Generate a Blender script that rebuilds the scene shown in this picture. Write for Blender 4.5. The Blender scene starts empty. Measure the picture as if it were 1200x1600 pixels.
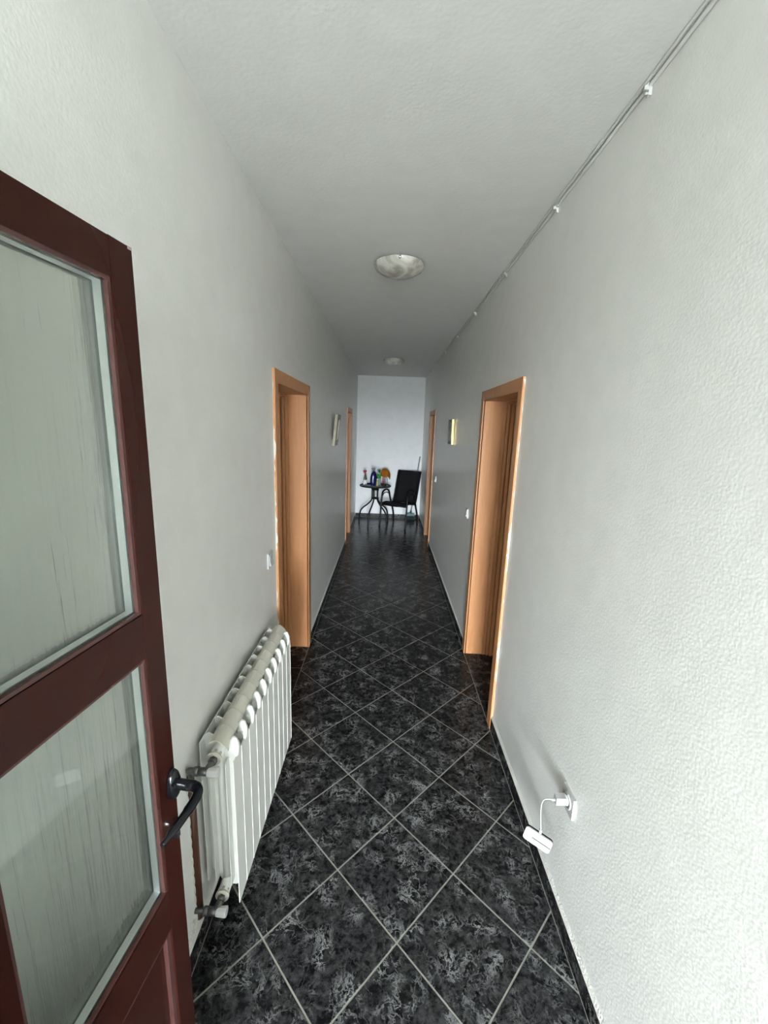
import bpy, bmesh, math, random
from mathutils import Vector, Matrix
random.seed(7)
S = bpy.context.scene
COL = S.collection
PI = math.pi
# ------------------------------------------------------------------ camera
cam = bpy.data.cameras.new('camera'); co = bpy.data.objects.new('camera', cam); COL.objects.link(co)
cam.sensor_fit = 'HORIZONTAL'; cam.sensor_width = 36; cam.lens = 36*640.47/1200; cam.clip_start = 0.02
R_ = Vector((0.99942697, 0.00831775, 0.03281073)); U_ = Vector((-0.03381442, 0.20178131, 0.97884671)); F_ = Vector((-0.00152121, 0.97939528, -0.20194694))
m = Matrix((R_, U_, -F_)).transposed().to_4x4(); m.translation = Vector((-0.0523, 0, 1.7992)); co.matrix_world = m
S.camera = co
S.view_settings.view_transform = 'Standard'; S.view_settings.look = 'None'
S.view_settings.gamma = 1; S.view_settings.use_curve_mapping = False
S.view_settings.exposure = 0.53
# ------------------------------------------------------------------ sky and daylight
w = bpy.data.worlds.new('World'); S.world = w; w.use_nodes = True
bg = w.node_tree.nodes['Background']; bg.inputs[0].default_value = (.86, .935, 1.0, 1); bg.inputs[1].default_value = 108.0   # overcast sky
# portal in the open street doorway behind the photographer: guides the sky light in
l = bpy.data.lights.new('street_doorway_portal', 'AREA'); l.shape = 'RECTANGLE'; l.size = 1.24; l.size_y = 2.2; l.cycles.is_portal = True
lo = bpy.data.objects.new('street_doorway_portal', l); COL.objects.link(lo); lo.location = (0, -4.35, 1.1); lo.rotation_euler = (PI/2, 0, 0)

# ------------------------------------------------------------------ helpers
XL, XR, H, YE, Y0 = -.65, .65, 2.76, 8.18, -4.3
WT = .23
def new_bm(): return bmesh.new()
def box(bm, x0, x1, y0, y1, z0, z1, mat=None):
    vs = [bm.verts.new(v) for v in ((x0,y0,z0),(x1,y0,z0),(x1,y1,z0),(x0,y1,z0),(x0,y0,z1),(x1,y0,z1),(x1,y1,z1),(x0,y1,z1))]
    if mat is not None:
        for v in vs: v.co = mat @ v.co
    for f in ((0,3,2,1),(4,5,6,7),(0,1,5,4),(1,2,6,5),(2,3,7,6),(3,0,4,7)):
        bm.faces.new([vs[i] for i in f])
    return vs
def tube(bm, pts, r, seg=12, caps=True, flat=None):
    """tube along points; r number or list; flat = (scale_a, scale_b) of the cross-section"""
    pts = [Vector(p) for p in pts]; n = len(pts)
    rs = r if isinstance(r, (list, tuple)) else [r]*n
    T = []
    for i in range(n):
        a = pts[max(i-1, 0)]; b = pts[min(i+1, n-1)]; T.append((b-a).normalized())
    ref = Vector((0,0,1)) if abs(T[0].z) < .9 else Vector((1,0,0))
    A = (ref - T[0]*ref.dot(T[0])).normalized()
    rings = []
    for i in range(n):
        A = (A - T[i]*A.dot(T[i])).normalized(); B = T[i].cross(A)
        fa, fb = flat if flat else (1, 1)
        rings.append([bm.verts.new(pts[i] + (A*math.cos(2*PI*k/seg)*fa + B*math.sin(2*PI*k/seg)*fb)*rs[i]) for k in range(seg)])
    for i in range(n-1):
        for k in range(seg):
            f = bm.faces.new((rings[i][k], rings[i][(k+1)%seg], rings[i+1][(k+1)%seg], rings[i+1][k])); f.smooth = True
    if caps:
        bm.faces.new(rings[0][::-1]); bm.faces.new(rings[-1])
def smoothpts(P, n=6):
    """Catmull-Rom through P"""
    P = [Vector(p) for p in P]; out = []
    for i in range(len(P)-1):
        p0 = P[max(i-1,0)]; p1 = P[i]; p2 = P[i+1]; p3 = P[min(i+2,len(P)-1)]
        for k in range(n):
            t = k/n
            out.append(.5*((2*p1)+(p2-p0)*t+(2*p0-5*p1+4*p2-p3)*t*t+(3*p1-p0-3*p2+p3)*t**3))
    out.append(P[-1]); return out
def lathe(bm, prof, seg=28, c=(0,0,0), sx=1, sy=1):
    c = Vector(c); rings = []
    for r, z in prof:
        if r < 1e-6: rings.append([bm.verts.new(c+Vector((0,0,z)))])
        else: rings.append([bm.verts.new(c+Vector((math.cos(2*PI*k/seg)*r*sx, math.sin(2*PI*k/seg)*r*sy, z))) for k in range(seg)])
    for a, b in zip(rings, rings[1:]):
        for k in range(seg):
            k2 = (k+1) % seg
            if len(a) == 1 and len(b) == 1: continue
            if len(a) == 1: f = bm.faces.new((a[0], b[k2], b[k]))
            elif len(b) == 1: f = bm.faces.new((a[k], a[k2], b[0]))
            else: f = bm.faces.new((a[k], a[k2], b[k2], b[k]))
            f.smooth = True
def prism(bm, poly, fn0, fn1):
    a = [bm.verts.new(fn0(p)) for p in poly]; b = [bm.verts.new(fn1(p)) for p in poly]
    n = len(poly)
    bm.faces.new(a[::-1]); bm.faces.new(b)
    for i in range(n): bm.faces.new((a[i], a[(i+1)%n], b[(i+1)%n], b[i]))
def obj(name, bm, mat, parent=None, bevel=0, seg=2, smooth=False):
    if bevel:
        es = [e for e in bm.edges if len(e.link_faces) == 2 and e.calc_face_angle(0) > .5]
        bmesh.ops.bevel(bm, geom=es, offset=bevel, segments=seg, affect='EDGES', profile=.5, clamp_overlap=True)
    bmesh.ops.recalc_face_normals(bm, faces=bm.faces)
    if smooth:
        for f in bm.faces: f.smooth = True
    me = bpy.data.meshes.new(name); bm.to_mesh(me); bm.free()
    if isinstance(mat, (list, tuple)):
        for q in mat: me.materials.append(q)
    else: me.materials.append(mat)
    o = bpy.data.objects.new(name, me); COL.objects.link(o)
    if parent: o.parent = parent
    return o
def tag(o, label=None, cat=None, group=None, kind=None):
    if label: o['label'] = label
    if cat: o['category'] = cat
    if group: o['group'] = group
    if kind: o['kind'] = kind
    return o
def empty(name, loc=(0,0,0), rz=0, **k):
    o = bpy.data.objects.new(name, None); COL.objects.link(o); o.location = loc; o.rotation_euler = (0,0,rz)
    o.empty_display_size = .05
    return tag(o, **k)
def boxo(name, b, mat, parent=None, bevel=0, **k):
    bm = new_bm(); box(bm, *b); return obj(name, bm, mat, parent, bevel, **k)

# ------------------------------------------------------------------ materials
def mat(name, color, rough=.5, metal=0, bump=None, spec=.5, alpha=1, trans=0, ior=1.45, coat=0):
    M = bpy.data.materials.new(name); M.use_nodes = True; nt = M.node_tree; b = nt.nodes['Principled BSDF']
    b.inputs['Base Color'].default_value = (*color, 1); b.inputs['Roughness'].default_value = rough
    b.inputs['Metallic'].default_value = metal; b.inputs['Specular IOR Level'].default_value = spec
    b.inputs['Transmission Weight'].default_value = trans; b.inputs['IOR'].default_value = ior
    b.inputs['Coat Weight'].default_value = coat
    # small procedural variation of the colour
    tc = nt.nodes.new('ShaderNodeTexCoord'); nz = nt.nodes.new('ShaderNodeTexNoise'); nz.inputs['Scale'].default_value = 9; nz.inputs['Detail'].default_value = 3
    nt.links.new(tc.outputs['Object'], nz.inputs['Vector'])
    mx = nt.nodes.new('ShaderNodeMix'); mx.data_type = 'RGBA'
    mx.inputs[6].default_value = (*[c*.94 for c in color], 1); mx.inputs[7].default_value = (*[min(1, c*1.05) for c in color], 1)
    nt.links.new(nz.outputs['Fac'], mx.inputs[0]); nt.links.new(mx.outputs[2], b.inputs['Base Color'])
    if bump:
        sc, st, dist = bump
        n2 = nt.nodes.new('ShaderNodeTexNoise'); n2.inputs['Scale'].default_value = sc; n2.inputs['Detail'].default_value = 2.5
        nt.links.new(tc.outputs['Object'], n2.inputs['Vector'])
        bp = nt.nodes.new('ShaderNodeBump'); bp.inputs['Strength'].default_value = st; bp.inputs['Distance'].default_value = dist
        nt.links.new(n2.outputs['Fac'], bp.inputs['Height']); nt.links.new(bp.outputs['Normal'], b.inputs['Normal'])
    return M
def plaster(name, color, rough, sc, dist, st=1.0):
    M = mat(name, color, rough); nt = M.node_tree; b = nt.nodes['Principled BSDF']
    tc = nt.nodes['Texture Coordinate']
    n1 = nt.nodes.new('ShaderNodeTexNoise'); n1.inputs['Scale'].default_value = sc; n1.inputs['Detail'].default_value = 3; n1.inputs['Roughness'].default_value = .55
    v = nt.nodes.new('ShaderNodeTexVoronoi'); v.feature = 'SMOOTH_F1'; v.inputs['Scale'].default_value = sc*.8
    wv = nt.nodes.new('ShaderNodeTexNoise'); wv.inputs['Scale'].default_value = 3.0
    for x in (n1, v, wv): nt.links.new(tc.outputs['Object'], x.inputs['Vector'])
    ad = nt.nodes.new('ShaderNodeMath'); ad.operation = 'SUBTRACT'
    nt.links.new(n1.outputs['Fac'], ad.inputs[0]); nt.links.new(v.outputs['Distance'], ad.inputs[1])
    bp = nt.nodes.new('ShaderNodeBump'); bp.inputs['Strength'].default_value = st; bp.inputs['Distance'].default_value = dist
    nt.links.new(ad.outputs[0], bp.inputs['Height'])
    b2 = nt.nodes.new('ShaderNodeBump'); b2.inputs['Strength'].default_value = .3; b2.inputs['Distance'].default_value = .008
    nt.links.new(wv.outputs['Fac'], b2.inputs['Height']); nt.links.new(bp.outputs['Normal'], b2.inputs['Normal'])
    nt.links.new(b2.outputs['Normal'], b.inputs['Normal'])
    return M
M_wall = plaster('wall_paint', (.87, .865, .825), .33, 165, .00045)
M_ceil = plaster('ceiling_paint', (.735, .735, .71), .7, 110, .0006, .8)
M_endw = plaster('end_wall_paint', (.86, .87, .87), .5, 110, .0006, .6)
def stone():
    M = bpy.data.materials.new('dark_marble_tile'); M.use_nodes = True; nt = M.node_tree; b = nt.nodes['Principled BSDF']
    N = nt.nodes.new; L = nt.links.new
    tc = N('ShaderNodeTexCoord'); oi = N('ShaderNodeObjectInfo')
    mul = N('ShaderNodeMath'); mul.operation = 'MULTIPLY'; mul.inputs[1].default_value = 57.0; L(oi.outputs['Random'], mul.inputs[0])
    ad = N('ShaderNodeVectorMath'); ad.operation = 'ADD'; L(tc.outputs['Object'], ad.inputs[0]); L(mul.outputs[0], ad.inputs[1])
    wz = N('ShaderNodeTexNoise'); wz.inputs['Scale'].default_value = 14; wz.inputs['Detail'].default_value = 4; L(ad.outputs[0], wz.inputs['Vector'])
    wsub = N('ShaderNodeVectorMath'); wsub.operation = 'MULTIPLY_ADD'; wsub.inputs[1].default_value = (.11, .11, .11)
    L(wz.outputs['Color'], wsub.inputs[0]); L(ad.outputs[0], wsub.inputs[2])
    def ridge(scale, width, gain, rough):
        q = N('ShaderNodeTexNoise'); q.inputs['Scale'].default_value = scale; q.inputs['Detail'].default_value = 7; q.inputs['Roughness'].default_value = rough; q.inputs['Distortion'].default_value = .35
        L(wsub.outputs[0], q.inputs['Vector'])
        d = N('ShaderNodeMath'); d.operation = 'SUBTRACT'; d.inputs[1].default_value = .5; L(q.outputs['Fac'], d.inputs[0])
        e = N('ShaderNodeMath'); e.operation = 'ABSOLUTE'; L(d.outputs[0], e.inputs[0])
        r = N('ShaderNodeMapRange'); r.inputs[1].default_value = 0; r.inputs[2].default_value = width; r.inputs[3].default_value = gain; r.inputs[4].default_value = 0; L(e.outputs[0], r.inputs[0]); return r
    r1 = ridge(9, .020, 1, .62); r2 = ridge(22, .030, .7, .6)
    mxv = N('ShaderNodeMath'); mxv.operation = 'MAXIMUM'; L(r1.outputs[0], mxv.inputs[0]); L(r2.outputs[0], mxv.inputs[1])
    nz = N('ShaderNodeTexNoise'); nz.inputs['Scale'].default_value = 11; nz.inputs['Detail'].default_value = 5; L(ad.outputs[0], nz.inputs['Vector'])
    r3 = N('ShaderNodeMapRange'); r3.inputs[1].default_value = .46; r3.inputs[2].default_value = .66; r3.inputs[3].default_value = .10; L(nz.outputs['Fac'], r3.inputs[0])
    ml = N('ShaderNodeMath'); ml.operation = 'MULTIPLY'; L(mxv.outputs[0], ml.inputs[0]); L(r3.outputs[0], ml.inputs[1])
    n3 = N('ShaderNodeTexNoise'); n3.inputs['Scale'].default_value = 38; n3.inputs['Detail'].default_value = 6; n3.inputs['Roughness'].default_value = .7; L(ad.outputs[0], n3.inputs['Vector'])
    cr = N('ShaderNodeValToRGB'); L(n3.outputs['Fac'], cr.inputs[0])
    cr.color_ramp.elements[0].position = .42; cr.color_ramp.elements[0].color = (.0045, .0044, .0048, 1)
    cr.color_ramp.elements[1].position = .78; cr.color_ramp.elements[1].color = (.056, .055, .056, 1)
    mx = N('ShaderNodeMix'); mx.data_type = 'RGBA'; L(ml.outputs[0], mx.inputs[0]); L(cr.outputs[0], mx.inputs[6]); mx.inputs[7].default_value = (.27, .27, .265, 1)
    L(mx.outputs[2], b.inputs['Base Color'])
    b.inputs['Roughness'].default_value = .23; b.inputs['Specular IOR Level'].default_value = .12
    bp = N('ShaderNodeBump'); bp.inputs['Strength'].default_value = .25; bp.inputs['Distance'].default_value = .002
    n4 = N('ShaderNodeTexNoise'); n4.inputs['Scale'].default_value = 30; L(ad.outputs[0], n4.inputs['Vector'])
    L(n4.outputs['Fac'], bp.inputs['Height']); L(bp.outputs['Normal'], b.inputs['Normal'])
    return M
M_tile = stone()
M_grout = mat('grout', (.26, .25, .215), .9, bump=(300, .4, .001))
def wood(name, c0, c1, rough=.42):
    M = bpy.data.materials.new(name); M.use_nodes = True; nt = M.node_tree; b = nt.nodes['Principled BSDF']; N = nt.nodes.new; L = nt.links.new
    tc = N('ShaderNodeTexCoord'); mp = N('ShaderNodeMapping'); mp.inputs['Scale'].default_value = (26, 26, 1.3); L(tc.outputs['Object'], mp.inputs[0])
    nz = N('ShaderNodeTexNoise'); nz.inputs['Scale'].default_value = 2.4; nz.inputs['Detail'].default_value = 6; nz.inputs['Distortion'].default_value = .6; L(mp.outputs[0], nz.inputs['Vector'])
    cr = N('ShaderNodeValToRGB'); L(nz.outputs['Fac'], cr.inputs[0])
    cr.color_ramp.elements[0].position = .3; cr.color_ramp.elements[0].color = (*c0, 1); cr.color_ramp.elements[1].position = .72; cr.color_ramp.elements[1].color = (*c1, 1)
    L(cr.outputs[0], b.inputs['Base Color']); b.inputs['Roughness'].default_value = rough
    return M
M_beech = wood('beech_laminate', (.46, .208, .084), (.54, .255, .108), .42)
M_brown = mat('brown_powdercoat', (.022, .0050, .0030), .2, spec=.2)
M_bead = mat('brown_bead_highlight', (.060, .026, .023), .22, spec=.5)  # frame brown made lighter and pinker: highlight on the bevel painted in
M_white = mat('white_plastic', (.60, .60, .585), .3)
M_wdev = mat('satin_white_plastic', (.44, .44, .425), .4)
M_rad = mat('white_enamel', (.74, .745, .695), .34)
M_radc = mat('shaded_cap_enamel', (.60, .585, .50), .45)  # white enamel dulled to cream: shading of the up-facing caps painted in
M_steel = mat('valve_steel', (.13, .13, .125), .35, metal=.8)
M_chrome = mat('chrome', (.75, .75, .75), .15, metal=1)
M_black = mat('black_gloss', (.004, .004, .005), .10, spec=.28)
M_blackm = mat('black_powdercoat', (.006, .006, .007), .38, spec=.25)
M_rubber = mat('black_rubber', (.02, .022, .022), .6)
M_alu = mat('spacer_aluminium', (.90, .92, .92), .32, metal=.85, bump=(420, .5, .001))
M_pipe = mat('brown_pipe_paint', (.085, .030, .016), .4)
M_gold = mat('gold_leaf_frame', (.50, .38, .15), .32, metal=.7, bump=(60, .4, .003))
M_silver = mat('antique_silver_gilt', (.26, .23, .17), .45, metal=.3, bump=(70, .6, .004))
M_dkframe = mat('dark_frame_edge', (.035, .03, .022), .4)
M_filler = mat('white_filler', (.70, .69, .63), .8, bump=(130, 1, .003))
def glass_mats():
    # clear float glass
    A = bpy.data.materials.new('clear_glass'); A.use_nodes = True; nt = A.node_tree; nt.nodes.remove(nt.nodes['Principled BSDF']); N = nt.nodes.new; L = nt.links.new
    out = nt.nodes['Material Output']; tr = N('ShaderNodeBsdfTransparent'); tr.inputs[0].default_value = (.96, .98, .97, 1)
    gl = N('ShaderNodeBsdfGlossy'); gl.inputs['Roughness'].default_value = .03; fr = N('ShaderNodeLayerWeight'); fr.inputs[0].default_value = .5; pw = N('ShaderNodeMath'); pw.operation = 'POWER'; pw.inputs[1].default_value = 4; L(fr.outputs[1], pw.inputs[0]); ma = N('ShaderNodeMath'); ma.operation = 'MULTIPLY_ADD'; ma.inputs[1].default_value = .6; ma.inputs[2].default_value = .04; L(pw.outputs[0], ma.inputs[0]); fr = ma
    mx = N('ShaderNodeMixShader'); L(fr.outputs[0], mx.inputs[0]); L(tr.outputs[0], mx.inputs[1]); L(gl.outputs[0], mx.inputs[2]); L(mx.outputs[0], out.inputs[0])
    # rain-textured glass
    B = bpy.data.materials.new('rain_textured_glass'); B.use_nodes = True; nt = B.node_tree; nt.nodes.remove(nt.nodes['Principled BSDF']); N = nt.nodes.new; L = nt.links.new
    out = nt.nodes['Material Output']
    tc = N('ShaderNodeTexCoord'); mp = N('ShaderNodeMapping'); mp.inputs['Scale'].default_value = (80, 80, 3.5); L(tc.outputs['Object'], mp.inputs[0])
    nz = N('ShaderNodeTexNoise'); nz.inputs['Scale'].default_value = 1; nz.inputs['Detail'].default_value = 3; L(mp.outputs[0], nz.inputs['Vector'])
    bp = N('ShaderNodeBump'); bp.inputs['Strength'].default_value = 1; bp.inputs['Distance'].default_value = .005; L(nz.outputs['Fac'], bp.inputs['Height'])
    rf = N('ShaderNodeBsdfRefraction'); rf.inputs['Roughness'].default_value = .10; rf.inputs['IOR'].default_value = 1.12; rf.inputs[0].default_value = (.975, .985, .972, 1); L(bp.outputs[0], rf.inputs['Normal'])
    tr = N('ShaderNodeBsdfTransparent'); tr.inputs[0].default_value = (.975, .985, .972, 1)
    tl = N('ShaderNodeBsdfTranslucent'); tl.inputs[0].default_value = (.95, .97, .94, 1)
    gl = N('ShaderNodeBsdfGlossy'); gl.inputs['Roughness'].default_value = .12; L(bp.outputs[0], gl.inputs['Normal'])
    m1 = N('ShaderNodeMixShader'); m1.inputs[0].default_value = .30; L(rf.outputs[0], m1.inputs[1]); L(tr.outputs[0], m1.inputs[2])
    m2 = N('ShaderNodeMixShader'); m2.inputs[0].default_value = .22; L(m1.outputs[0], m2.inputs[1]); L(tl.outputs[0], m2.inputs[2])
    m3 = N('ShaderNodeMixShader'); m3.inputs[0].default_value = .07; L(m2.outputs[0], m3.inputs[1]); L(gl.outputs[0], m3.inputs[2])
    L(m3.outputs[0], out.inputs[0])
    return A, B
M_clear, M_rain = glass_mats()
def alabaster():
    M = mat('alabaster_glass', (.60, .58, .50), .22, coat=.3); nt = M.node_tree; b = nt.nodes['Principled BSDF']; N = nt.nodes.new; L = nt.links.new
    wv = N('ShaderNodeTexNoise'); wv.inputs['Scale'].default_value = 7; wv.inputs['Distortion'].default_value = 2.5; wv.inputs['Detail'].default_value = 3
    L(nt.nodes['Texture Coordinate'].outputs['Object'], wv.inputs['Vector'])
    cr = N('ShaderNodeValToRGB'); cr.color_ramp.elements[0].position = .38; cr.color_ramp.elements[0].color = (.34, .32, .265, 1); cr.color_ramp.elements[1].position = .62; cr.color_ramp.elements[1].color = (.60, .585, .53, 1)
    L(wv.outputs['Fac'], cr.inputs[0]); L(cr.outputs[0], b.inputs['Base Color'])
    return M
M_alab = alabaster()

# ------------------------------------------------------------------ walls, ceiling, floor slab
DOORS = {  # n: side, y of the outer casing edges
    1: ('left', 2.19, 3.165), 2: ('right', 2.21, 3.148), 3: ('left', 6.137, 6.93), 4: ('right', 6.157, 6.938)}
DH = 2.08; CW = .07
def opening(n):
    s, a, b = DOORS[n]; return a+CW-.01, b-CW+.01, DH-CW+.01      # hole is hidden behind the casing
def wall(side):
    bm = new_bm(); sg = -1 if side == 'left' else 1; xi = .65*sg; xo = (.65+WT)*sg
    x0, x1 = min(xi, xo), max(xi, xo)
    ops = sorted(opening(n) for n in DOORS if DOORS[n][0] == side)
    y = Y0
    for a, b, t in ops:
        box(bm, x0, x1, y, a, 0, H); box(bm, x0, x1, a, b, t, H); y = b
    box(bm, x0, x1, y, YE, 0, H)
    bmesh.ops.remove_doubles(bm, verts=bm.verts, dist=1e-5)
    return tag(obj('wall_'+side, bm, M_wall), 'white roller-textured %s wall of the corridor' % side, 'wall', kind='structure')
wall('left'); wall('right')
tag(boxo('wall_end', (-1.2, 1.2, YE, YE+.15, -.05, H+.1), M_endw), 'pale wall closing the far end of the corridor', 'wall', kind='structure')
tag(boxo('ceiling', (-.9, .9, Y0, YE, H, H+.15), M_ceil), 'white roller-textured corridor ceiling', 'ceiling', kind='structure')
# wall with the street doorway, behind the photographer
bm = new_bm(); box(bm, -.9, .9, Y0-.15, Y0, 2.2, H+.15); box(bm, -.9, -.62, Y0-.15, Y0, 0, 2.2); box(bm, .62, .9, Y0-.15, Y0, 0, 2.2)
tag(obj('wall_back', bm, M_wall), 'white wall around the street doorway behind the photographer', 'wall', kind='structure')
# floor: grout bed with loose tiles standing 1.5 mm proud of the joints
floor = tag(boxo('floor', (-1.0, 1.0, Y0-.15, YE, -.06, -.0012), M_grout), 'dark marbled floor tiles laid diagonally with pale grout', 'floor', kind='structure')
tag(boxo('ground', (-60, 60, -120, Y0-.151, -.2, -.06), mat('paving', (.20,.20,.19), .9)), 'grey paving outside the street doorway', 'ground', kind='structure')
def clip(poly, x0, x1, y0, y1):
    def cut(P, f, inter):
        out = []
        for i in range(len(P)):
            a, b = P[i], P[(i+1) % len(P)]
            if f(a): out.append(a)
            if f(a) != f(b): out.append(inter(a, b))
        return out
    def ix(X): return lambda a, b: (X, a[1]+(b[1]-a[1])*(X-a[0])/(b[0]-a[0]))
    def iy(Y): return lambda a, b: (a[0]+(b[0]-a[0])*(Y-a[1])/(b[1]-a[1]), Y)
    for f, g in ((lambda p: p[0] >= x0, ix(x0)), (lambda p: p[0] <= x1, ix(x1)), (lambda p: p[1] >= y0, iy(y0)), (lambda p: p[1] <= y1, iy(y1))):
        poly = cut(poly, f, g)
        if len(poly) < 3: return []
    return poly
def tile_obj(poly, name='tile', parent=floor, t=.006):
    cx = sum(p[0] for p in poly)/len(poly); cy = sum(p[1] for p in poly)/len(poly)
    dz = random.uniform(-.0002, .0003)
    bm = new_bm()
    q = .0012
    def shrink(p):
        d = Vector((p[0]-cx, p[1]-cy)); l = d.length or 1; return d*(1-min(.3, q*1.4/l))
    lo = [bm.verts.new((p[0]-cx, p[1]-cy, -t)) for p in poly]
    mi = [bm.verts.new((p[0]-cx, p[1]-cy, -.0008)) for p in poly]
    hi = [bm.verts.new((*shrink(p), 0)) for p in poly]
    n = len(poly)
    for A, B in ((lo, mi), (mi, hi)):
        for i in range(n): bm.faces.new((A[i], A[(i+1)%n], B[(i+1)%n], B[i]))
    bm.faces.new(hi)
    o = obj(name, bm, M_tile, parent); o.location = (cx, cy, dz); return o
TX, TY, D = .0426, 1.1223, .479
g = .0042                                             # half diagonal allowance of the joint
E_ = .6385
for r in range(-6, 31):
    for c in range(-4, 5):
        if (r+c) % 2 == 0: continue                    # tile centres sit between the joint crossings
        cx, cy = TX+c*D/2, TY+r*D/2; h = D/2-g
        P = clip([(cx-h, cy), (cx, cy-h), (cx+h, cy), (cx, cy+h)], -E_, E_, -.25, YE-.012)
        if len(P) < 3: continue
        A = abs(sum(P[i][0]*P[(i+1)%len(P)][1]-P[(i+1)%len(P)][0]*P[i][1] for i in range(len(P))))/2
        if A < 2e-4: continue
        tile_obj(P)
for n, (side, a, b) in DOORS.items():                  # threshold tiles in the reveals
    sg = -1 if side == 'left' else 1
    ys = [a+CW, a+CW+.20, a+CW+.53, b-CW]
    for y0, y1 in zip(ys, ys[1:]):
        xs = sorted((sg*(E_+.004), sg*(.65+WT+.02)))
        if y1-y0 > .03: tile_obj([(xs[0], y0+.0015), (xs[1], y0+.0015), (xs[1], y1-.0015), (xs[0], y1-.0015)])
# skirting tiles
def skirting(side, runs):
    root = empty('baseboard_'+side, label='row of dark tile skirting along the %s wall' % side, cat='baseboard', kind='structure')
    for y0, y1, start in runs:
        bm = new_bm()
        if side == 'end': box(bm, y0, y1, YE-.010, YE, 0, .076)
        else:
            sg = -1 if side == 'left' else 1; xs = sorted((sg*.642, sg*.65)); box(bm, xs[0], xs[1], y0, y1, 0, .074)
        obj('grout_bed', bm, M_grout, root)
        y = start
        while y > y0: y -= .333
        while y < y1:
            a, b = max(y, y0)+.0012, min(y+.333, y1)-.0012
            if b-a > .01:
                bm = new_bm()
                if side == 'end': box(bm, a, b, YE-.012, YE-.004, .003, .078)
                else:
                    xs = sorted((sg*.6395, sg*.648)); box(bm, xs[0], xs[1], a, b, .003, .076)
                c = sum((v.co for v in bm.verts), Vector())/8
                for v in bm.verts: v.co -= c
                o = obj('tile', bm, M_tile, root, .0006, seg=1); o.location = c
            y += .333
        if side != 'end':                              # bead of pale filler on top of the tiles
            bm = new_bm(); n = max(6, int((y1-y0)/.05)); prev = None
            for i in range(n+1):
                yy = y0+(y1-y0)*i/n; hh = .098+random.uniform(-.002, .002) if y0 < 2.0 and side == 'right' else .088+random.uniform(-.0015, .0015)
                ring = [bm.verts.new(v) for v in ((sg*.6425, yy, .0755), (sg*.6435, yy, .080), (sg*.6495, yy, hh), (sg*.651, yy, hh), (sg*.651, yy, .0755))]
                if prev:
                    for k in range(5): bm.faces.new((prev[k], prev[(k+1)%5], ring[(k+1)%5], ring[k]))
                else: bm.faces.new(ring[::-1])
                prev = ring
            bm.faces.new(prev)
            obj('filler_bead', bm, M_filler, root)
skirting('left', [(-.2, 2.19, .98), (3.165, 6.137, 3.2), (6.93, YE-.012, 6.95)])
skirting('right', [(-.2, 2.21, .967), (3.148, 6.157, 3.3), (6.938, YE-.012, 6.95)])
skirting('end', [(-.638, .638, -.6)])

# ------------------------------------------------------------------ room doors with beech linings
dl = {1: 'near left doorway beside the radiator, beech lining and closed leaf', 2: 'near right doorway with beech lining opposite the radiator',
      3: 'far left doorway close to the round table', 4: 'far right doorway close to the black chair'}
for n, (side, a, b) in DOORS.items():
    sg = -1 if side == 'left' else 1
    root = empty('door_%d' % n, label=dl[n], cat='door', kind='structure')
    def B(name, x0, x1, y0, y1, z0, z1, m=M_beech, bevel=.003, parent=None):
        xs = sorted((sg*x0, sg*x1)); return boxo(name, (xs[0], xs[1], y0, y1, z0, z1), m, parent or root, bevel)
    ti = DH-CW
    B('casing', .6375, .652, a, a+CW, 0, DH); B('casing', .6375, .652, b-CW, b, 0, DH)
    B('casing', .638, .652, a+CW, b-CW, ti, DH-.0005)
    # lining boards
    B('jamb', .645, .90, a+CW-.018, a+CW, 0, ti); B('jamb', .645, .90, b-CW, b-CW+.018, 0, ti)
    B('head_lining', .646, .90, a+CW, b-CW, ti, ti+.018)
    # stepped profile before the leaf
    for yy, s in ((a+CW, 1), (b-CW, -1)):
        for i, (xa, xb, dd) in enumerate(((.785, .805, .010), (.812, .830, .018), (.838, .862, .028))):
            ys = sorted((yy, yy+s*dd)); B('door_stop', xa, xb, ys[0], ys[1], 0, ti, bevel=.005)
    for xa, xb, dd in ((.785, .805, .010), (.812, .830, .018), (.838, .862, .028)):
        B('door_stop', xa, xb, a+CW+.03, b-CW-.03, ti-dd, ti)
    lf = B('door_leaf', .868, .905, a+CW-.004, b-CW+.004, .0015, ti+.004)
    # lever handle of the leaf
    hy = a+CW+.06 if side == 'right' else a+CW+.06
    bm = new_bm(); tube(bm, [(sg*.866, hy, 1.03), (sg*.83, hy, 1.03)], .008); tube(bm, smoothpts([(sg*.832, hy, 1.03), (sg*.826, hy+.02, 1.03), (sg*.826, hy+.11, 1.03)], 4), .008)
    box(bm, *sorted((sg*.861, sg*.866)), hy-.02, hy+.02, .90, 1.12)
    obj('door_handle', bm, M_chrome, root)
    # flakes of white wall paint on the outer casing edge
    if n in (1, 2):
        bm = new_bm(); z = .02; prev = None; lev = .5
        while z < DH:
            lev = min(1, max(0, lev+random.uniform(-.45, .45))); xo = .6495-.011*lev**2
            ring = [bm.verts.new(v) for v in ((sg*.6503, a-.0012, z), (sg*xo, a-.0010, z), (sg*xo, a+.0003, z), (sg*.6503, a+.0003, z))]
            if prev:
                for q in range(4): bm.faces.new((prev[q], prev[(q+1)%4], ring[(q+1)%4], ring[q]))
            prev = ring; z += random.uniform(.010, .030)
        obj('paint_smear', bm, mat('paint_smear', (.74, .70, .62), .7), root)

# ------------------------------------------------------------------ brown glazed leaf in the left foreground
A_ = math.radians(5.85); dU = Vector((math.sin(A_), math.cos(A_), 0)); dN = Vector((dU.y, -dU.x, 0))
P0 = Vector((-.46166, .70656, 0))
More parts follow.
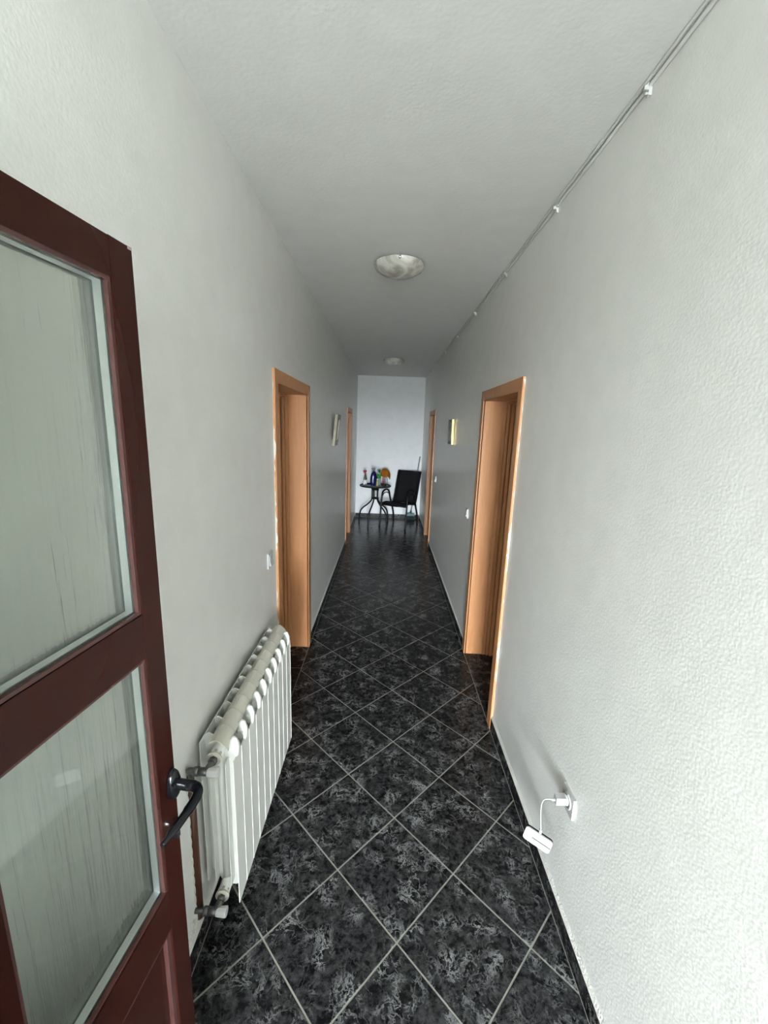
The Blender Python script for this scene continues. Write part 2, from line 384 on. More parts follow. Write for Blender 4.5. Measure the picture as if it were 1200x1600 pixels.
# local frame: x = u (towards the free edge), y = v (depth, away from the camera side), z up
LM = Matrix((dU, -dN, Vector((0,0,1)))).transposed().to_4x4(); LM.translation = P0
leaf = bpy.data.objects.new('glazed_door', None); COL.objects.link(leaf); leaf.matrix_world = LM; leaf.empty_display_size = .05
tag(leaf, 'open dark brown metal door with rain-textured glass panes at the left edge', 'door')
W_, T_ = .405, .055; SI = .048; UL = -.327; ZT = 2.06
def LB(name, u0, u1, v0, v1, z0, z1, m, bevel=.0015, parent=leaf):
    return boxo(name, (u0, u1, v0, v1, z0, z1), m, parent, bevel)
LB('stile', -SI, 0, 0, T_, .015, ZT, M_brown, .003); LB('stile', -W_, UL, 0, T_, .015, ZT, M_brown, .003)
RAILS = [('top_rail', 2.004, ZT), ('middle_rail', 1.384, 1.467), ('lower_rail', .763, .857), ('bottom_rail', .015, .11)]
for nm, z0, z1 in RAILS: LB(nm, UL-.001, -SI+.001, .0004, T_-.0004, z0, z1-.0006, M_brown, .002)
# panes: upper and lower, both insulated units
for z0, z1 in ((1.467, 2.004), (.857, 1.384)):
    u0, u1 = UL, -SI
    bm = new_bm(); t = .006
    for (a0, a1, b0, b1) in ((u0, u0+t, z0, z1), (u1-t, u1, z0, z1), (u0+t, u1-t, z0, z0+t), (u0+t, u1-t, z1-t, z1)):
        box(bm, a0, a1, .003, .010, b0, b1)
    bead = obj('glazing_bead', bm, M_bead, leaf, .0022)
    LB('glass_pane', u0, u1, .010, .013, z0, z1, M_clear, 0)
    bm = new_bm(); t = .007
    for (a0, a1, b0, b1) in ((u0, u0+t, z0, z1), (u1-t, u1, z0, z1), (u0+t, u1-t, z0, z0+t), (u0+t, u1-t, z1-t, z1)):
        box(bm, a0, a1, .0132, .0268, b0, b1)
    obj('spacer_bar', bm, M_alu, leaf)
    bm = new_bm(); t = .0085
    for (a0, a1, b0, b1) in ((u0, u0+t, z0, z1), (u1-t, u1, z0, z1), (u0+t, u1-t, z0, z0+t), (u0+t, u1-t, z1-t, z1)):
        box(bm, a0, a1, .0312, .037, b0, b1)
    obj('gasket', bm, M_rubber, leaf)
    LB('textured_pane', u0, u1, .027, .031, z0, z1, M_rain, 0)
LB('lower_panel', UL, -SI, .014, .040, .11, .763, M_brown, .001)
bm = new_bm(); t = .012
for (a0, a1, b0, b1) in ((UL, UL+t, .11, .763), (-SI-t, -SI, .11, .763), (UL+t, -SI-t, .11, .11+t), (UL+t, -SI-t, .763-t, .763)):
    box(bm, a0, a1, .004, .0142, b0, b1)
obj('panel_bead', bm, M_bead, leaf, .003)
# corner chip of bare metal
LB('corner_chip', -.009, .0004, -.0004, .02, ZT-.004, ZT+.0006, mat('bare_metal', (.45, .38, .36), .5, metal=.4), .0004)
# handle: rosette, neck, lever
bm = new_bm()
M2 = Matrix.Translation((-.012, 0, 1.083)) @ Matrix.Rotation(PI/2, 4, 'X')
lathe(bm, [(0, 0), (.0165, 0), (.0165, .004), (.0150, .010), (.011, .014), (0, .015)], 24)
for v in bm.verts: v.co = M2 @ Vector((v.co.x, v.co.y*2.1, v.co.z))
hnd = obj('handle_rosette', bm, M_black, leaf)
bm = new_bm()
tube(bm, smoothpts([(-.010, -.010, 1.083), (-.009, -.030, 1.081), (-.008, -.046, 1.079), (-.016, -.058, 1.076), (-.035, -.060, 1.072), (-.070, -.055, 1.066), (-.113, -.047, 1.060)], 6), [.0105]*14+[.0115]*6+[.011]*8+[.0095]*6+[.006]*3, 16, flat=(1.15, .85))
obj('handle_lever', bm, M_black, leaf)
bm = new_bm()
lathe(bm, [(0, 0), (.009, 0), (.009, .012), (.0085, .014), (0, .014)], 20)
for v in bm.verts: v.co = Matrix.Translation((-.016, 0, .992)) @ Matrix.Rotation(PI/2, 4, 'X') @ v.co
box(bm, -.021, -.011, -.010, 0, .958, .992)
obj('lock_cylinder', bm, M_chrome, leaf, .0008)
bm = new_bm(); box(bm, 0, .0018, .012, .040, .90, 1.16); box(bm, .0015, .013, .018, .034, .975, 1.0)
obj('latch', bm, mat('latch_brass', (.80, .62, .50), .35, metal=.6), leaf, .0008)
# frame post the leaf hangs on (out of view, left of the photographer)
hp = LM @ Vector((-W_, 0, 0))
bm = new_bm(); box(bm, XL, hp.x+.045, hp.y-.075, hp.y-.014, 0, 2.09)
post = tag(obj('door_frame_post', bm, M_brown, None, .003), 'brown metal frame post carrying the glazed door', 'door frame')
for z in (.3, 1.1, 1.85):
    bm = new_bm(); tube(bm, [(hp.x-.004, hp.y-.004, z-.05), (hp.x-.004, hp.y-.004, z+.05)], .009); obj('hinge', bm, M_brown, post)

# ------------------------------------------------------------------ radiator
rad = empty('radiator', (0, 1.14, 0), label='white ten-section aluminium radiator on the left wall', cat='radiator')
SW = .0795; NS = 10
def section_mesh():
    bm = new_bm(); c = SW/2; hw = .0375
    # web: profile in x-z, thin in y
    prof = [(-.625,.235),(-.6,.20),(-.585,.165),(-.54,.165),(-.519,.19),(-.519,.73),(-.513,.752),(-.522,.775),(-.535,.765),(-.548,.735),(-.575,.77),(-.597,.782),(-.612,.790),(-.625,.782)]
    prism(bm, prof, lambda p: Vector((p[0], c-.0022, p[1])), lambda p: Vector((p[0], c+.0022, p[1])))
    # rear plate and inner fins
    box(bm, -.6265, -.6235, c-.0393, c+.0393, .225, .782)
    box(bm, -.603, -.600, c-hw+.004, c+hw-.004, .215, .725)
    box(bm, -.549, -.546, c-hw+.004, c+hw-.004, .20, .70)
    # water channel
    tube(bm, [(-.574, c, .17), (-.574, c, .765)], .014, 10)
    # rounded lobes near the front top, like a wave of cast metal
    lobe = [(-.519,.70),(-.5115,.716),(-.5105,.748),(-.518,.772),(-.530,.778),(-.542,.766),(-.548,.742),(-.541,.752),(-.531,.762),(-.522,.755),(-.519,.735)]
    n = len(lobe)
    for i in range(2, 8):
        pass
    rows = []
    for j, (yy, k) in enumerate(((-.0135, .45), (-.010, .85), (-.004, 1), (.004, 1), (.010, .85), (.0135, .45))):
        rows.append([bm.verts.new((-.530+(p[0]+.530)*(.55+.45*k), c+yy, .72+(p[1]-.72)*k)) for p in lobe])
    for a, b in zip(rows, rows[1:]):
        for i in range(n):
            f = bm.faces.new((a[i], a[(i+1)%n], b[(i+1)%n], b[i])); f.smooth = True
    bm.faces.new(rows[0][::-1]); bm.faces.new(rows[-1])
    bmesh.ops.recalc_face_normals(bm, faces=bm.faces)
    me = bpy.data.meshes.new('section'); bm.to_mesh(me); bm.free(); me.materials.append(M_rad)
    bm = new_bm(); box(bm, -.5215, -.5185, c-.0385, c+.0385, .13, .713)
    es = [e for e in bm.edges if abs(e.verts[0].co.z-e.verts[1].co.z) > .3]
    bmesh.ops.bevel(bm, geom=es, offset=.0012, segments=2, affect='EDGES')
    box(bm, -.5190, -.5172, c+.0372, c+.0384, .131, .712)
    bmesh.ops.recalc_face_normals(bm, faces=bm.faces)
    mf = bpy.data.meshes.new('front_plate'); bm.to_mesh(mf); bm.free(); mf.materials.append(M_rad)
    # curved cap, shading of its up-facing top put into the cream colour
    bm = new_bm(); N_ = 8; outer = []; inner = []
    for i in range(N_+1):
        t = i/N_; x = -.598+.060*t; z = .768+.030*math.sin(PI*(.12+.80*t)) - .012*t
        outer.append((x, z)); inner.append((x+(.001 if t < .5 else -.001), z-.0035))
    prof = outer+inner[::-1]
    prism(bm, prof, lambda p: Vector((p[0], c-.0386, p[1])), lambda p: Vector((p[0], c+.0386, p[1])))
    bmesh.ops.recalc_face_normals(bm, faces=bm.faces)
    mc = bpy.data.meshes.new('cap'); bm.to_mesh(mc); bm.free(); mc.materials.append(M_radc)
    return me, mf, mc
me, mf, mc = section_mesh()
for i in range(NS):
    s = bpy.data.objects.new('section', me); COL.objects.link(s); s.parent = rad; s.location = (0, i*SW, 0)
    for nm, q in (('front_plate', mf), ('top_cap', mc)):
        o = bpy.data.objects.new(nm, q); COL.objects.link(o); o.parent = s
bm = new_bm()
bm.free()
for z in (.742, .185):
    bm = new_bm(); tube(bm, [(-.572, -.012, z), (-.572, NS*SW+.004, z)], .0195, 20); obj('manifold', bm, M_rad, rad)
    bm = new_bm(); tube(bm, [(-.572, -.020, z), (-.572, -.012, z)], .023, 20); tube(bm, [(-.572, -.012, z), (-.572, .0, z)], .0215, 6)
    obj('end_plug', bm, M_radc, rad, .001)
for (z, dz) in ((.742, 0.0), (.185, 0.0)):
    bm = new_bm(); zz = z-.012
    tube(bm, [(-.572, -.02, z), (-.572, -.036, z)], .0135, 6)
    tube(bm, smoothpts([(-.572, -.034, z), (-.575, -.048, z-.004), (-.582, -.056, zz)], 4), .0115, 14)
    tube(bm, [(-.575, -.056, zz), (-.604, -.056, zz)], .0125, 14)
    tube(bm, [(-.604, -.056, zz), (-.620, -.056, zz)], .0145, 6)
    if z > .5: tube(bm, smoothpts([(-.618, -.056, zz), (-.634, -.054, zz), (-.639, -.045, zz-.012), (-.640, -.036, zz-.04)], 5), .0095, 14)
    else: tube(bm, [(-.618, -.056, zz), (-.6485, -.056, zz)], .0085, 14)
    v = obj('valve', bm, M_steel, rad)
    bm = new_bm()
    lathe(bm, [(0, 0), (.0135, 0), (.0145, .004), (.0165, .030), (.0155, .034), (0, .035)], 10)
    for q in bm.verts: q.co = Matrix.Translation((-.576, -.056, zz)) @ Matrix.Rotation(PI/2, 4, 'Y') @ q.co
    for f in bm.faces: f.smooth = False
    obj('valve_knob', bm, M_white, v, .0008)
# brown pipe to the floor valve
bm = new_bm()
tube(bm, [(-.6475, 1.108, .115), (-.6475, 1.108, .70)], .0135, 14)
tag(obj('heating_pipe', bm, M_pipe), 'brown painted heating pipe running down the wall beside the radiator', 'pipe')
bm = new_bm(); random.seed(4)
for i in range(13):
    y = 1.072+random.uniform(-.03, .05); z = .125+random.uniform(-.045, .05); r = random.uniform(.006, .014)
    mm = Matrix.Translation((-.6495, y, z)) @ Matrix.Rotation(random.uniform(0, 3), 4, 'X') @ Matrix.Diagonal((.55, 1.5, 1, 1))
    bmesh.ops.create_icosphere(bm, subdivisions=2, radius=r, matrix=mm)
for v in bm.verts: v.co += Vector((0, random.uniform(-.002, .002), random.uniform(-.002, .002)))
for z in [.13+.04*i for i in range(14)]:               # broken plaster lips of the pipe chase
    mm = Matrix.Translation((-.650, 1.092-random.uniform(0, .002), z)) @ Matrix.Diagonal((.5, .5, 2.6, 1))
    bmesh.ops.create_icosphere(bm, subdivisions=2, radius=.008, matrix=mm)
tag(obj('broken_plaster', bm, M_filler), 'ragged white plaster around the pipe hole near the floor', 'plaster', kind='stuff')

# ------------------------------------------------------------------ electrical fittings
def rocker(side, y, z, w_, label):
    sg = -1 if side == 'left' else 1
    root = empty('light_switch', (sg*.65, y, z), label=label, cat='switch')
    def bx(name, d0, d1, a0, a1, b0, b1, m, bv):
        xs = sorted((-sg*d0, -sg*d1)); return boxo(name, (xs[0], xs[1], a0, a1, b0, b1), m, root, bv)
    bx('plate', 0, .009, -w_/2, w_/2, -w_/2, w_/2, M_white, .003)
    bm = new_bm(); h = w_*.34
    prof = [(.0085, -h), (.0185, -h), (.012, 0), (.0125, h), (.0085, h)]
    prism(bm, prof, lambda p: Vector((-sg*p[0], -h, p[1])), lambda p: Vector((-sg*p[0], h, p[1])))
    obj('rocker', bm, M_white, root, .0015)
rocker('left', 2.055, 1.10, .082, 'white rocker light switch above the radiator, left wall')
rocker('right', 3.415, 1.112, .08, 'white rocker light switch beside the near right doorway')
rocker('right', 5.73, 1.115, .08, 'small white light switch beside the far right doorway')
# wall socket
sock = empty('wall_socket', (.65, 1.242, .505), label='white round-well wall socket low on the right wall', cat='socket')
bm = new_bm()
box(bm, -.009, 0, -.041, .041, -.0415, .0415)
obj('plate', bm, M_wdev, sock, .003)
bm = new_bm()
lathe(bm, [(.0285, 0), (.0285, .003), (.0265, .0045), (.0235, .003), (.0225, 0)], 28)
for v in bm.verts: v.co = Matrix.Translation((-.0085, 0, 0)) @ Matrix.Rotation(-PI/2, 4, 'Y') @ v.co
obj('rim', bm, M_wdev, sock)
ch = empty('charger_plug', (.641, 1.245, .507), label='white usb charger plugged into the wall socket', cat='charger')
bm = new_bm(); lathe(bm, [(0, 0), (.0195, 0), (.0195, .006), (.017, .0075), (0, .0075)], 26)
for v in bm.verts: v.co = Matrix.Translation((-.001, 0, 0)) @ Matrix.Rotation(-PI/2, 4, 'Y') @ v.co
obj('flange', bm, M_wdev, ch)
boxo('body', (-.043, -.008, -.0125, .0125, -.0145, .0145), M_wdev, ch, .003)
TL, TR = Vector((.538, 1.31, .317)), Vector((.622, 1.26, .298))
mid = (TL+TR)/2 + Vector((0, 0, .002))
bm = new_bm()
tube(bm, [(.599, 1.245, .503), (.585, 1.246, .503)], .0042, 10)
tube(bm, smoothpts([(.587, 1.246, .503), (.573, 1.249, .502), (.562, 1.255, .490), (.560, 1.262, .46), (.567, 1.272, .40), (mid.x, mid.y-.002, mid.z+.02), (mid.x, mid.y, mid.z+.012)], 6), .0021, 10)
tube(bm, [(mid.x, mid.y, mid.z+.016), (mid.x, mid.y, mid.z-.001)], .0052, 10)
tag(obj('charging_cable', bm, M_wdev), 'thin white charging cable between charger and pocket router', 'cable')
ex = (TR-TL).normalized(); nrm = ex.cross(Vector((0,0,1))).normalized()     # towards the camera
if nrm.y > 0: nrm = -nrm
ez = ex.cross(nrm); ez = ez if ez.z > 0 else -ez
L_ = (TR-TL).length; Hd = .060
DM = Matrix((ex, nrm, ez)).transposed().to_4x4(); DM.translation = TL
rt = bpy.data.objects.new('pocket_router', None); COL.objects.link(rt); rt.matrix_world = DM; rt.empty_display_size = .03
tag(rt, 'white pocket wifi router with black back hanging by its cable', 'router')
def rr(x0, x1, z0, z1, r, n=5):
    out = []
    for cx, cz, a in ((x1-r, z1-r, 0), (x0+r, z1-r, 1), (x0+r, z0+r, 2), (x1-r, z0+r, 3)):
        for k in range(n+1): t = (a+k/n)*PI/2; out.append((cx+r*math.cos(t), cz+r*math.sin(t)))
    return out
for nm, y0, y1, m_ in (('front_shell', .0, .006, M_wdev), ('back_shell', -.007, -.0002, M_black)):
    bm = new_bm(); prism(bm, rr(0, L_, -Hd, 0, .011), lambda p: Vector((p[0], y0, p[1])), lambda p: Vector((p[0], y1, p[1])))
    obj(nm, bm, m_, rt, .0012)
boxo('slot', (.030, L_-.0012, .0050, .0068, -.0340, -.0308), M_black, rt)
bm = new_bm()
for i, wd in enumerate((.0022, .0016, .0024, .0018)): box(bm, .009+i*.0032, .009+i*.0032+wd, .0055, .0066, -.0260, -.0235)
obj('small_print', bm, mat('grey_print', (.4, .4, .4), .5), rt)

# ------------------------------------------------------------------ cable along the ceiling corner
cab = empty('ceiling_cable', (0, 0, 0), label='thin grey-white cable clipped along the right ceiling corner', cat='cable')
bm = new_bm(); pts = []
y = -.3
while y < YE: pts.append((.6395+random.uniform(-.0012, .0012), y, H-.0105+random.uniform(-.0012, .0012))); y += .16
tube(bm, [(p[0]+.004, p[1], p[2]+.0035) for p in pts], .0062, 8)
obj('cable', bm, mat('old_white_cable', (.70, .70, .655), .6), cab)
bm = new_bm(); tube(bm, [(p[0]-.011, p[1], H-.005) for p in pts], .0042, 8)
obj('cable', bm, mat('old_grey_cable', (.66, .66, .615), .6), cab)
for y in (.55, 1.36, 1.996, 2.763, 3.646, 4.516, 5.40, 6.3, 7.2):
    bm = new_bm(); box(bm, .628, .65, y-.004, y+.004, H-.019, H-.001); box(bm, .6405, .65, y-.0045, y+.0045, H-.032, H-.017)
    tube(bm, [(.641, y, H-.026), (.634, y, H-.026)], .0035, 8)
    obj('clip', bm, M_white, cab, .0015)

# ------------------------------------------------------------------ ceiling lamps
def lamp(x, y, lab, a0):
    root = empty('ceiling_lamp', (x, y, H), label=lab, cat='lamp', group='flush alabaster ceiling lamps')
    bm = new_bm(); lathe(bm, [(0, 0), (.118, 0), (.118, -.018), (.112, -.020), (0, -.020)], 40)
    obj('base', bm, M_white, root)
    bm = new_bm(); R = .148
    prof = [(R, -.013), (R+.002, -.016), (R, -.019)]
    for i in range(1, 13):
        t = i/12; prof.append((R*math.cos(t*PI/2*.999)*(1) if i < 12 else 0, -.019-.062*math.sin(t*PI/2)**1.15*1.0))
    prof2 = [(R-.004, -.015)] + [(max(0, r-.004), z+.003) for r, z in prof[3:]]
    lathe(bm, prof, 48)
    lathe(bm, [(R, -.013), (R-.004, -.015), (R*.8, -.030), (0, -.030)], 48)
    obj('glass_bowl', bm, M_alab, root)
    for k in range(3):
        a = a0+k*2*PI/3; c = (math.cos(a)*.150, math.sin(a)*.150)
        bm = new_bm(); box(bm, -.012, .003, -.004, .004, -.019, -.001, Matrix.Translation((*c, 0)) @ Matrix.Rotation(a, 4, 'Z'))
        lathe(bm, [(0, -.010), (.006, -.012), (.0092, -.020), (.0075, -.030), (0, -.034)], 12, (c[0]*.985, c[1]*.985, 0))
        obj('clip_finial', bm, M_chrome, root)
    return root
lamp(-.015, 2.68, 'nearer flush ceiling lamp with marbled glass bowl', -PI/2)
lamp(.006, 6.17, 'farther and smaller-looking flush ceiling lamp near the end wall', -PI/2-.35)

# ------------------------------------------------------------------ small framed pictures
def canvas(c0, c1, c2):
    M = bpy.data.materials.new('painted_print'); M.use_nodes = True; nt = M.node_tree; b = nt.nodes['Principled BSDF']; N = nt.nodes.new; L = nt.links.new
    tc = N('ShaderNodeTexCoord'); nz = N('ShaderNodeTexNoise'); nz.inputs['Scale'].default_value = 14; nz.inputs['Detail'].default_value = 4; L(tc.outputs['Object'], nz.inputs['Vector'])
    cr = N('ShaderNodeValToRGB'); L(nz.outputs['Fac'], cr.inputs[0]); e = cr.color_ramp.elements
    e[0].position = .35; e[0].color = (*c0, 1); e[1].position = .7; e[1].color = (*c2, 1); q = e.new(.52); q.color = (*c1, 1)
    L(cr.outputs[0], b.inputs['Base Color']); b.inputs['Roughness'].default_value = .3
    return M
def picture(name, side, y0, y1, z0, z1, depth, tilt, lab, mf_, md_, fw=.035):
    sg = -1 if side == 'left' else 1; W2 = (y1-y0)/2; Hh = z1-z0
    root = empty(name, (sg*.6495, (y0+y1)/2, z0), label=lab, cat='picture')
    root.rotation_euler = (0, -sg*tilt, 0)
    for i, (a0, a1, b0, b1) in enumerate(((-W2, -W2+fw, 0, Hh), (W2-fw, W2, 0, Hh), (-W2+fw, W2-fw, 0, fw), (-W2+fw, W2-fw, Hh-fw, Hh))):
        xs = sorted((-sg*.0015, -sg*depth)); 
        boxo('frame_rail', (xs[0], xs[1], a0, a1, b0, b1), mf_ if i == 0 or md_ is None else md_, root, .005)
    xs = sorted((-sg*.002, -sg*depth*.45))
    boxo('picture_sheet', (xs[0], xs[1], -W2+fw-.001, W2-fw+.001, fw-.001, Hh-fw+.001), canvas((.10, .09, .07), (.30, .27, .20), (.5, .5, .46)), root)
picture('framed_picture', 'left', 4.50, 4.78, 1.588, 1.925, .030, .105, 'small picture in worn silver-gilt frame leaning off the left wall', M_silver, None, .055)
picture('framed_picture', 'right', 4.40, 4.66, 1.645, 1.905, .022, .02, 'small picture in shiny gold frame on the right wall', M_gold, M_dkframe, .03)

# ------------------------------------------------------------------ bistro table
TC = Vector((-.243, 7.62, 0))
tb = empty('bistro_table', TC, label='small round glass-topped bistro table with curved black legs by the end wall', cat='table')
bm = new_bm(); lathe(bm, [(.276, .722), (.290, .716), (.296, .725), (.296, .735), (.288, .741), (.276, .738), (.276, .722)], 48)
obj('table_rim', bm, M_blackm, tb)
bm = new_bm(); lathe(bm, [(0, .728), (.277, .728), (.277, .734), (0, .734)], 48)
gm = mat('table_glass', (.16, .18, .18), .05, spec=.8); obj('glass_top', bm, gm, tb)
for k in range(4):
    a = math.radians([163, 250, 318, 35][k]); c, s = math.cos(a), math.sin(a)
    def q(r, z): return (c*r, s*r, z)
    bm = new_bm(); tube(bm, smoothpts([q(.16, .722), q(.085, .715), q(.062, .66), q(.058, .58), q(.058, .50), q(.075, .44), q(.15, .36), q(.235, .29), q(.285, .22), q(.302, .12), q(.315, .012)], 5), .0135, 10)
    lg = obj('leg', bm, M_blackm, tb)
    bm = new_bm(); tube(bm, [q(.315, 0), q(.315, .02)], .014, 10); obj('foot_cap', bm, M_rubber, lg)
for z in (.655, .49):
    bm = new_bm(); lathe(bm, [(.048, z-.012), (.072, z-.012), (.072, z+.012), (.048, z+.012), (.048, z-.012)], 24); obj('collar', bm, M_blackm, tb)
# ------------------------------------------------------------------ things on the table
ZT_ = .741
def solid(name, col, rough=.35, **k): return mat(name, col, rough, **k)
M_tglass = mat('clear_bottle_plastic', (.62, .70, .72), .12, trans=.6, ior=1.2)
def spray(loc, rz, prof, m_body, head_col, label, ribbon=None, hs=1.0, name='spray_bottle', cat='bottle', sx=1, sy=.62):
    root = empty(name, loc, rz, label=label, cat=cat)
    bm = new_bm(); lathe(bm, prof, 24, sx=sx, sy=sy); obj('bottle_body', bm, m_body, root)
    top = prof[-1][1]
    mh = solid('trigger_plastic', head_col)
    bm = new_bm(); tube(bm, [(0, 0, top-.004), (0, 0, top+.016*hs)], .015*hs, 12)
    hd = [(-.040, .030), (-.042, .046), (-.020, .056), (.024, .052), (.026, .030), (.012, .014), (-.010, .014)]
    prism(bm, [(a*hs, top+b*hs) for a, b in hd], lambda p: Vector((p[0], -.011*hs, p[1])), lambda p: Vector((p[0], .011*hs, p[1])))
    tube(bm, smoothpts([(-.016*hs, 0, top+.032*hs), (-.030*hs, 0, top+.018*hs), (-.034*hs, 0, top-.004*hs)], 3), .0045*hs, 8)
    obj('trigger_head', bm, mh, root, .002*hs, seg=1)
    if ribbon:
        r, z0, z1, colr = ribbon; bm = new_bm(); lathe(bm, [(r, z0), (r+.0008, z0), (r+.0008, z1), (r, z1)], 24, sx=sx, sy=sy); obj('label_wrap', bm, solid('label_paper', colr, .6), root)
    return root
spray((-.435, 7.60, ZT_), .5, [(0, 0), (.036, 0), (.038, .01), (.038, .09), (.030, .12), (.022, .16), (.014, .20), (.012, .215)], solid('dark_red_bottle', (.055, .045, .045), .25), (.42, .03, .09), 'spray bottle with dark red trigger head and white label, leftmost on table', (.039, .008, .095, (.86, .88, .88)))
spray((-.275, 7.56, ZT_), .25, [(0, 0), (.058, 0), (.064, .01), (.067, .06), (.066, .12), (.060, .17), (.048, .215), (.028, .25), (.016, .262)], solid('navy_bottle', (.006, .008, .075), .25), (.16, .17, .22), 'large navy blue spray bottle with grey trigger head', None, 1.1)
spray((-.178, 7.63, ZT_), .3, [(0, 0), (.034, 0), (.036, .01), (.036, .12), (.033, .15), (.026, .20), (.014, .225), (.012, .235)], M_tglass, (.015, .06, .03), 'clear spray bottle with green collar label and dark trigger head', (.0365, .125, .205, (.012, .30, .02)))
r_ = empty('small_bottle', (-.205, 7.50, ZT_), 0, label='small olive yellow bottle in front of the green spray bottle', cat='bottle')
bm = new_bm(); lathe(bm, [(0, 0), (.022, 0), (.024, .006), (.023, .07), (.012, .10), (.011, .11)], 20); obj('bottle_body', bm, solid('olive_bottle', (.42, .42, .14), .25), r_)
bm = new_bm(); lathe(bm, [(.013, .108), (.013, .13), (0, .131)], 16); obj('cap', bm, solid('pale_cap', (.75, .77, .70)), r_)
# two bottles under an orange cloth
for (px, py, col_, lab, hh) in ((-.095, 7.68, (.35, .05, .07), 'slim red bottle under the orange cloth', .20), (-.04, 7.66, (.30, .34, .36), 'slim grey bottle under the orange cloth', .20)):
    r_ = empty('slim_bottle', (px, py, ZT_), 0, label=lab, cat='bottle')
    bm = new_bm(); lathe(bm, [(0, 0), (.019, 0), (.020, .005), (.019, hh*.6), (.011, hh*.78), (.010, hh*.9)], 18); obj('bottle_body', bm, solid('slim_bottle_plastic', col_, .25), r_)
    bm = new_bm(); lathe(bm, [(.012, hh*.88), (.012, hh), (0, hh)], 14); obj('cap', bm, M_white, r_)
bm = new_bm(); random.seed(11)
rows = []; nseg = 36
for j, (r, z) in enumerate(((.004, .302), (.035, .297), (.062, .280), (.078, .250), (.082, .215), (.076, .185), (.072, .165))):
    row = []
    for k in range(nseg):
        a = 2*PI*k/nseg; wv = 1+.10*math.sin(5*a+.7)*(j/6)+.05*math.sin(11*a)*(j/6)
        dz = -.018*math.sin(3*a+1)*(j/6)-.012*math.sin(7*a)*(j/6)+(-.035*max(0, math.cos(a-.1))*(j/6))
        row.append(bm.verts.new((-.060+math.cos(a)*r*wv*1.08, 7.67+math.sin(a)*r*wv*.75, ZT_+z-.085*0+dz)))
    rows.append(row)
bm.faces.new(rows[0][::-1])
for a, b in zip(rows, rows[1:]):
    for k in range(nseg):
        f = bm.faces.new((a[k], a[(k+1)%nseg], b[(k+1)%nseg], b[k])); f.smooth = True
geo = bmesh.ops.solidify(bm, geom=bm.faces[:], thickness=.004)
tag(obj('cleaning_cloth', bm, mat('orange_microfibre', (.62, .22, .015), .9, bump=(180, .8, .003))), 'orange cleaning cloth draped over two slim bottles', 'cloth')
bm = new_bm(); lathe(bm, [(0, 0), (.038, 0), (.056, .012), (.060, .030), (.057, .030), (.050, .014), (0, .006)], 28, (0, 0, 0))
tag(obj('glass_ashtray', bm, mat('dark_green_glass', (.01, .025, .02), .08, spec=.8)), 'dark green round dish at the table edge', 'dish').location = (-.08, 7.47, ZT_)
bm = new_bm(); pts = [(math.cos(a)*(.045-.001*a), math.sin(a)*(.034), .036+.006*math.sin(a*2.3)) for a in [i*.35 for i in range(40)]]
tube(bm, pts, .0042, 6)
tag(obj('coiled_cord', bm, M_rubber), 'black cord coiled on the dark green dish', 'cord').location = (-.08, 7.47, ZT_)

# ------------------------------------------------------------------ patio chair
# local axes: +y = facing direction, x = sitter's left-right, origin under the seat centre
chair = empty('patio_chair', (.222, 7.55, 0), math.radians(180-27), label='black stackable mesh patio chair beside the round table', cat='chair')
hw = .232
M_mesh = mat('black_sling_mesh', (.014, .014, .015), .65, bump=(500, .5, .001))
def sheet(bm, line, x0, x1, th, sag=0, nx=8):
    rows = []
    for (y, z) in line:
        rows.append([bm.verts.new((x0+(x1-x0)*i/nx, y, z - sag*math.sin(PI*i/nx))) for i in range(nx+1)])
    for a, b in zip(rows, rows[1:]):
        for i in range(nx):
            f = bm.faces.new((a[i], a[i+1], b[i+1], b[i])); f.smooth = True
    bmesh.ops.solidify(bm, geom=bm.faces[:], thickness=th)
seat_line = [(p.y, p.z) for p in smoothpts([(0, .255, .405), (0, .24, .435), (0, .12, .442), (0, 0, .422), (0, -.12, .405), (0, -.19, .41)], 4)]
back_line = [(p.y, p.z) for p in smoothpts([(0, -.19, .40), (0, -.225, .445), (0, -.27, .56), (0, -.325, .74), (0, -.395, .96), (0, -.41, .985)], 4)]
bm = new_bm(); sheet(bm, seat_line, -hw+.01, hw-.01, .004, .012); obj('seat', bm, M_mesh, chair)
bm = new_bm(); sheet(bm, back_line, -hw+.01, hw-.01, .004); obj('backrest', bm, M_mesh, chair)
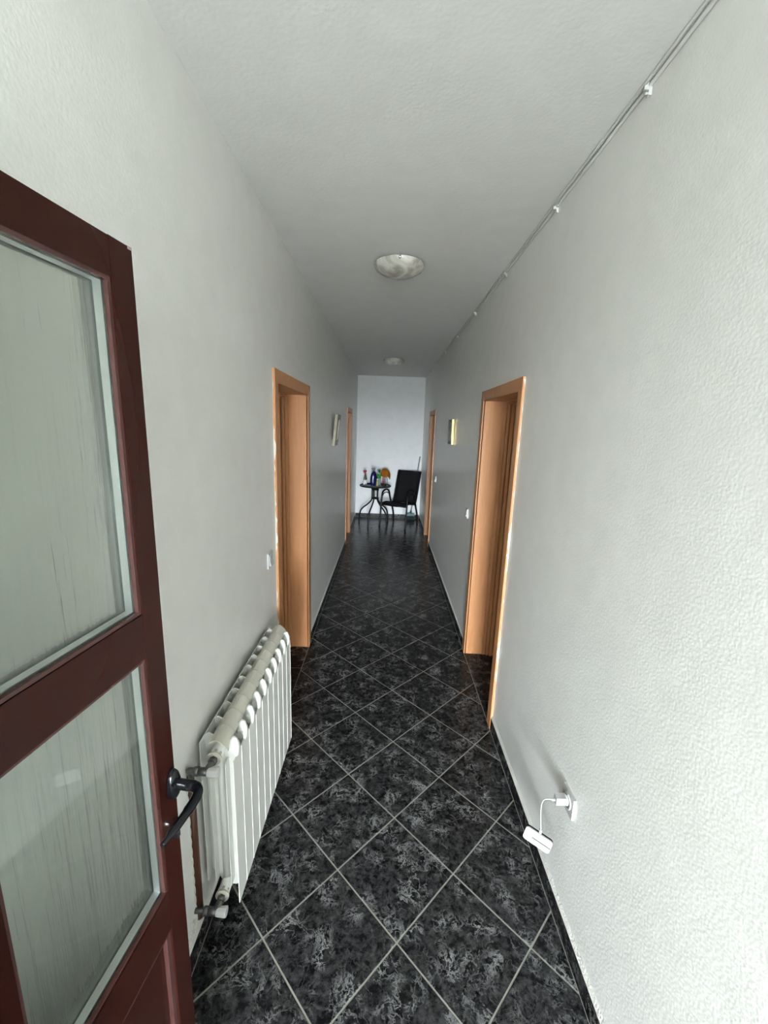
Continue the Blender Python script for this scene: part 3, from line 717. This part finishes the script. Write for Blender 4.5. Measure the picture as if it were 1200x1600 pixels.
for s in (-1, 1):
    bm = new_bm(); tube(bm, [(s*hw, y, z) for y, z in seat_line+back_line[1:]], .015, 10); obj('side_rail', bm, M_blackm, chair)
    # front leg rises into the arm loop and comes down behind as the rear leg
    P = [(s*(hw+.03), .285, .0), (s*(hw+.03), .262, .20), (s*(hw+.028), .245, .42), (s*(hw+.028), .225, .56), (s*(hw+.028), .19, .635), (s*(hw+.028), .10, .665), (s*(hw+.028), .0, .655), (s*(hw+.028), -.07, .60), (s*(hw+.026), -.11, .48), (s*(hw+.022), -.17, .36)]
    bm = new_bm(); tube(bm, smoothpts(P, 5), .016, 10); arm = obj('arm_frame', bm, M_blackm, chair)
    bm = new_bm(); tube(bm, smoothpts([(s*(hw+.028), .215, .55), (s*(hw+.028), .15, .60), (s*(hw+.028), .06, .612), (s*(hw+.028), -.03, .59)], 5), .009, 8); obj('arm_brace', bm, M_blackm, arm)
    bm = new_bm(); tube(bm, smoothpts([(s*(hw+.028), -.045, .63), (s*(hw+.026), -.12, .47), (s*(hw+.022), -.19, .33), (s*(hw+.022), -.27, .16), (s*(hw+.022), -.29, 0)], 5), .016, 10); obj('rear_leg', bm, M_blackm, chair)
    bm = new_bm(); tube(bm, [(s*(hw+.03), .248, .40), (s*(hw-.002), .235, .41)], .010, 8); obj('joint', bm, M_blackm, chair); bm = new_bm(); tube(bm, [(s*(hw+.024), -.15, .395), (s*(hw-.002), -.14, .395)], .010, 8); obj('joint', bm, M_blackm, chair)
bm = new_bm(); tube(bm, [(-hw, .25, .41), (hw, .25, .41)], .0125, 10); obj('cross_rail', bm, M_blackm, chair); bm = new_bm(); tube(bm, [(-hw, -.19, .385), (hw, -.19, .385)], .011, 10); obj('cross_rail', bm, M_blackm, chair)
bm = new_bm(); tube(bm, [(-hw, -.41, .985), (hw, -.41, .985)], .0135, 10); obj('top_rail', bm, M_blackm, chair)

# ------------------------------------------------------------------ broom in the corner
br = empty('broom', (.46, 8.05, 0), label='broom with pale stick and teal head leaning in the far right corner behind the chair', cat='broom')
bm = new_bm(); tube(bm, [(.012, -.02, .13), (.150, .105, 1.26)], .0105, 10); obj('stick', bm, mat('broom_stick', (.33, .31, .27), .5), br)
bm = new_bm(); prism(bm, [(-.095, .085), (.095, .085), (.085, .125), (.03, .140), (-.03, .140), (-.085, .125)], lambda p: Vector((p[0], -.045, p[1])), lambda p: Vector((p[0], .0, p[1])))
tube(bm, [(.008, -.022, .13), (.018, -.012, .19)], .016, 10); obj('broom_head', bm, mat('teal_plastic', (.008, .07, .07), .4), br, .004)
bm = new_bm(); random.seed(3)
for i in range(90):
    x = random.uniform(-.088, .088); y = random.uniform(-.04, -.006); tube(bm, [(x, y, .088), (x*1.06+random.uniform(-.004, .004), y+random.uniform(-.01, .01), .002)], .0016, 4)
tag(obj('bristles', bm, mat('dark_bristle', (.03, .06, .06), .8), br), kind='stuff')
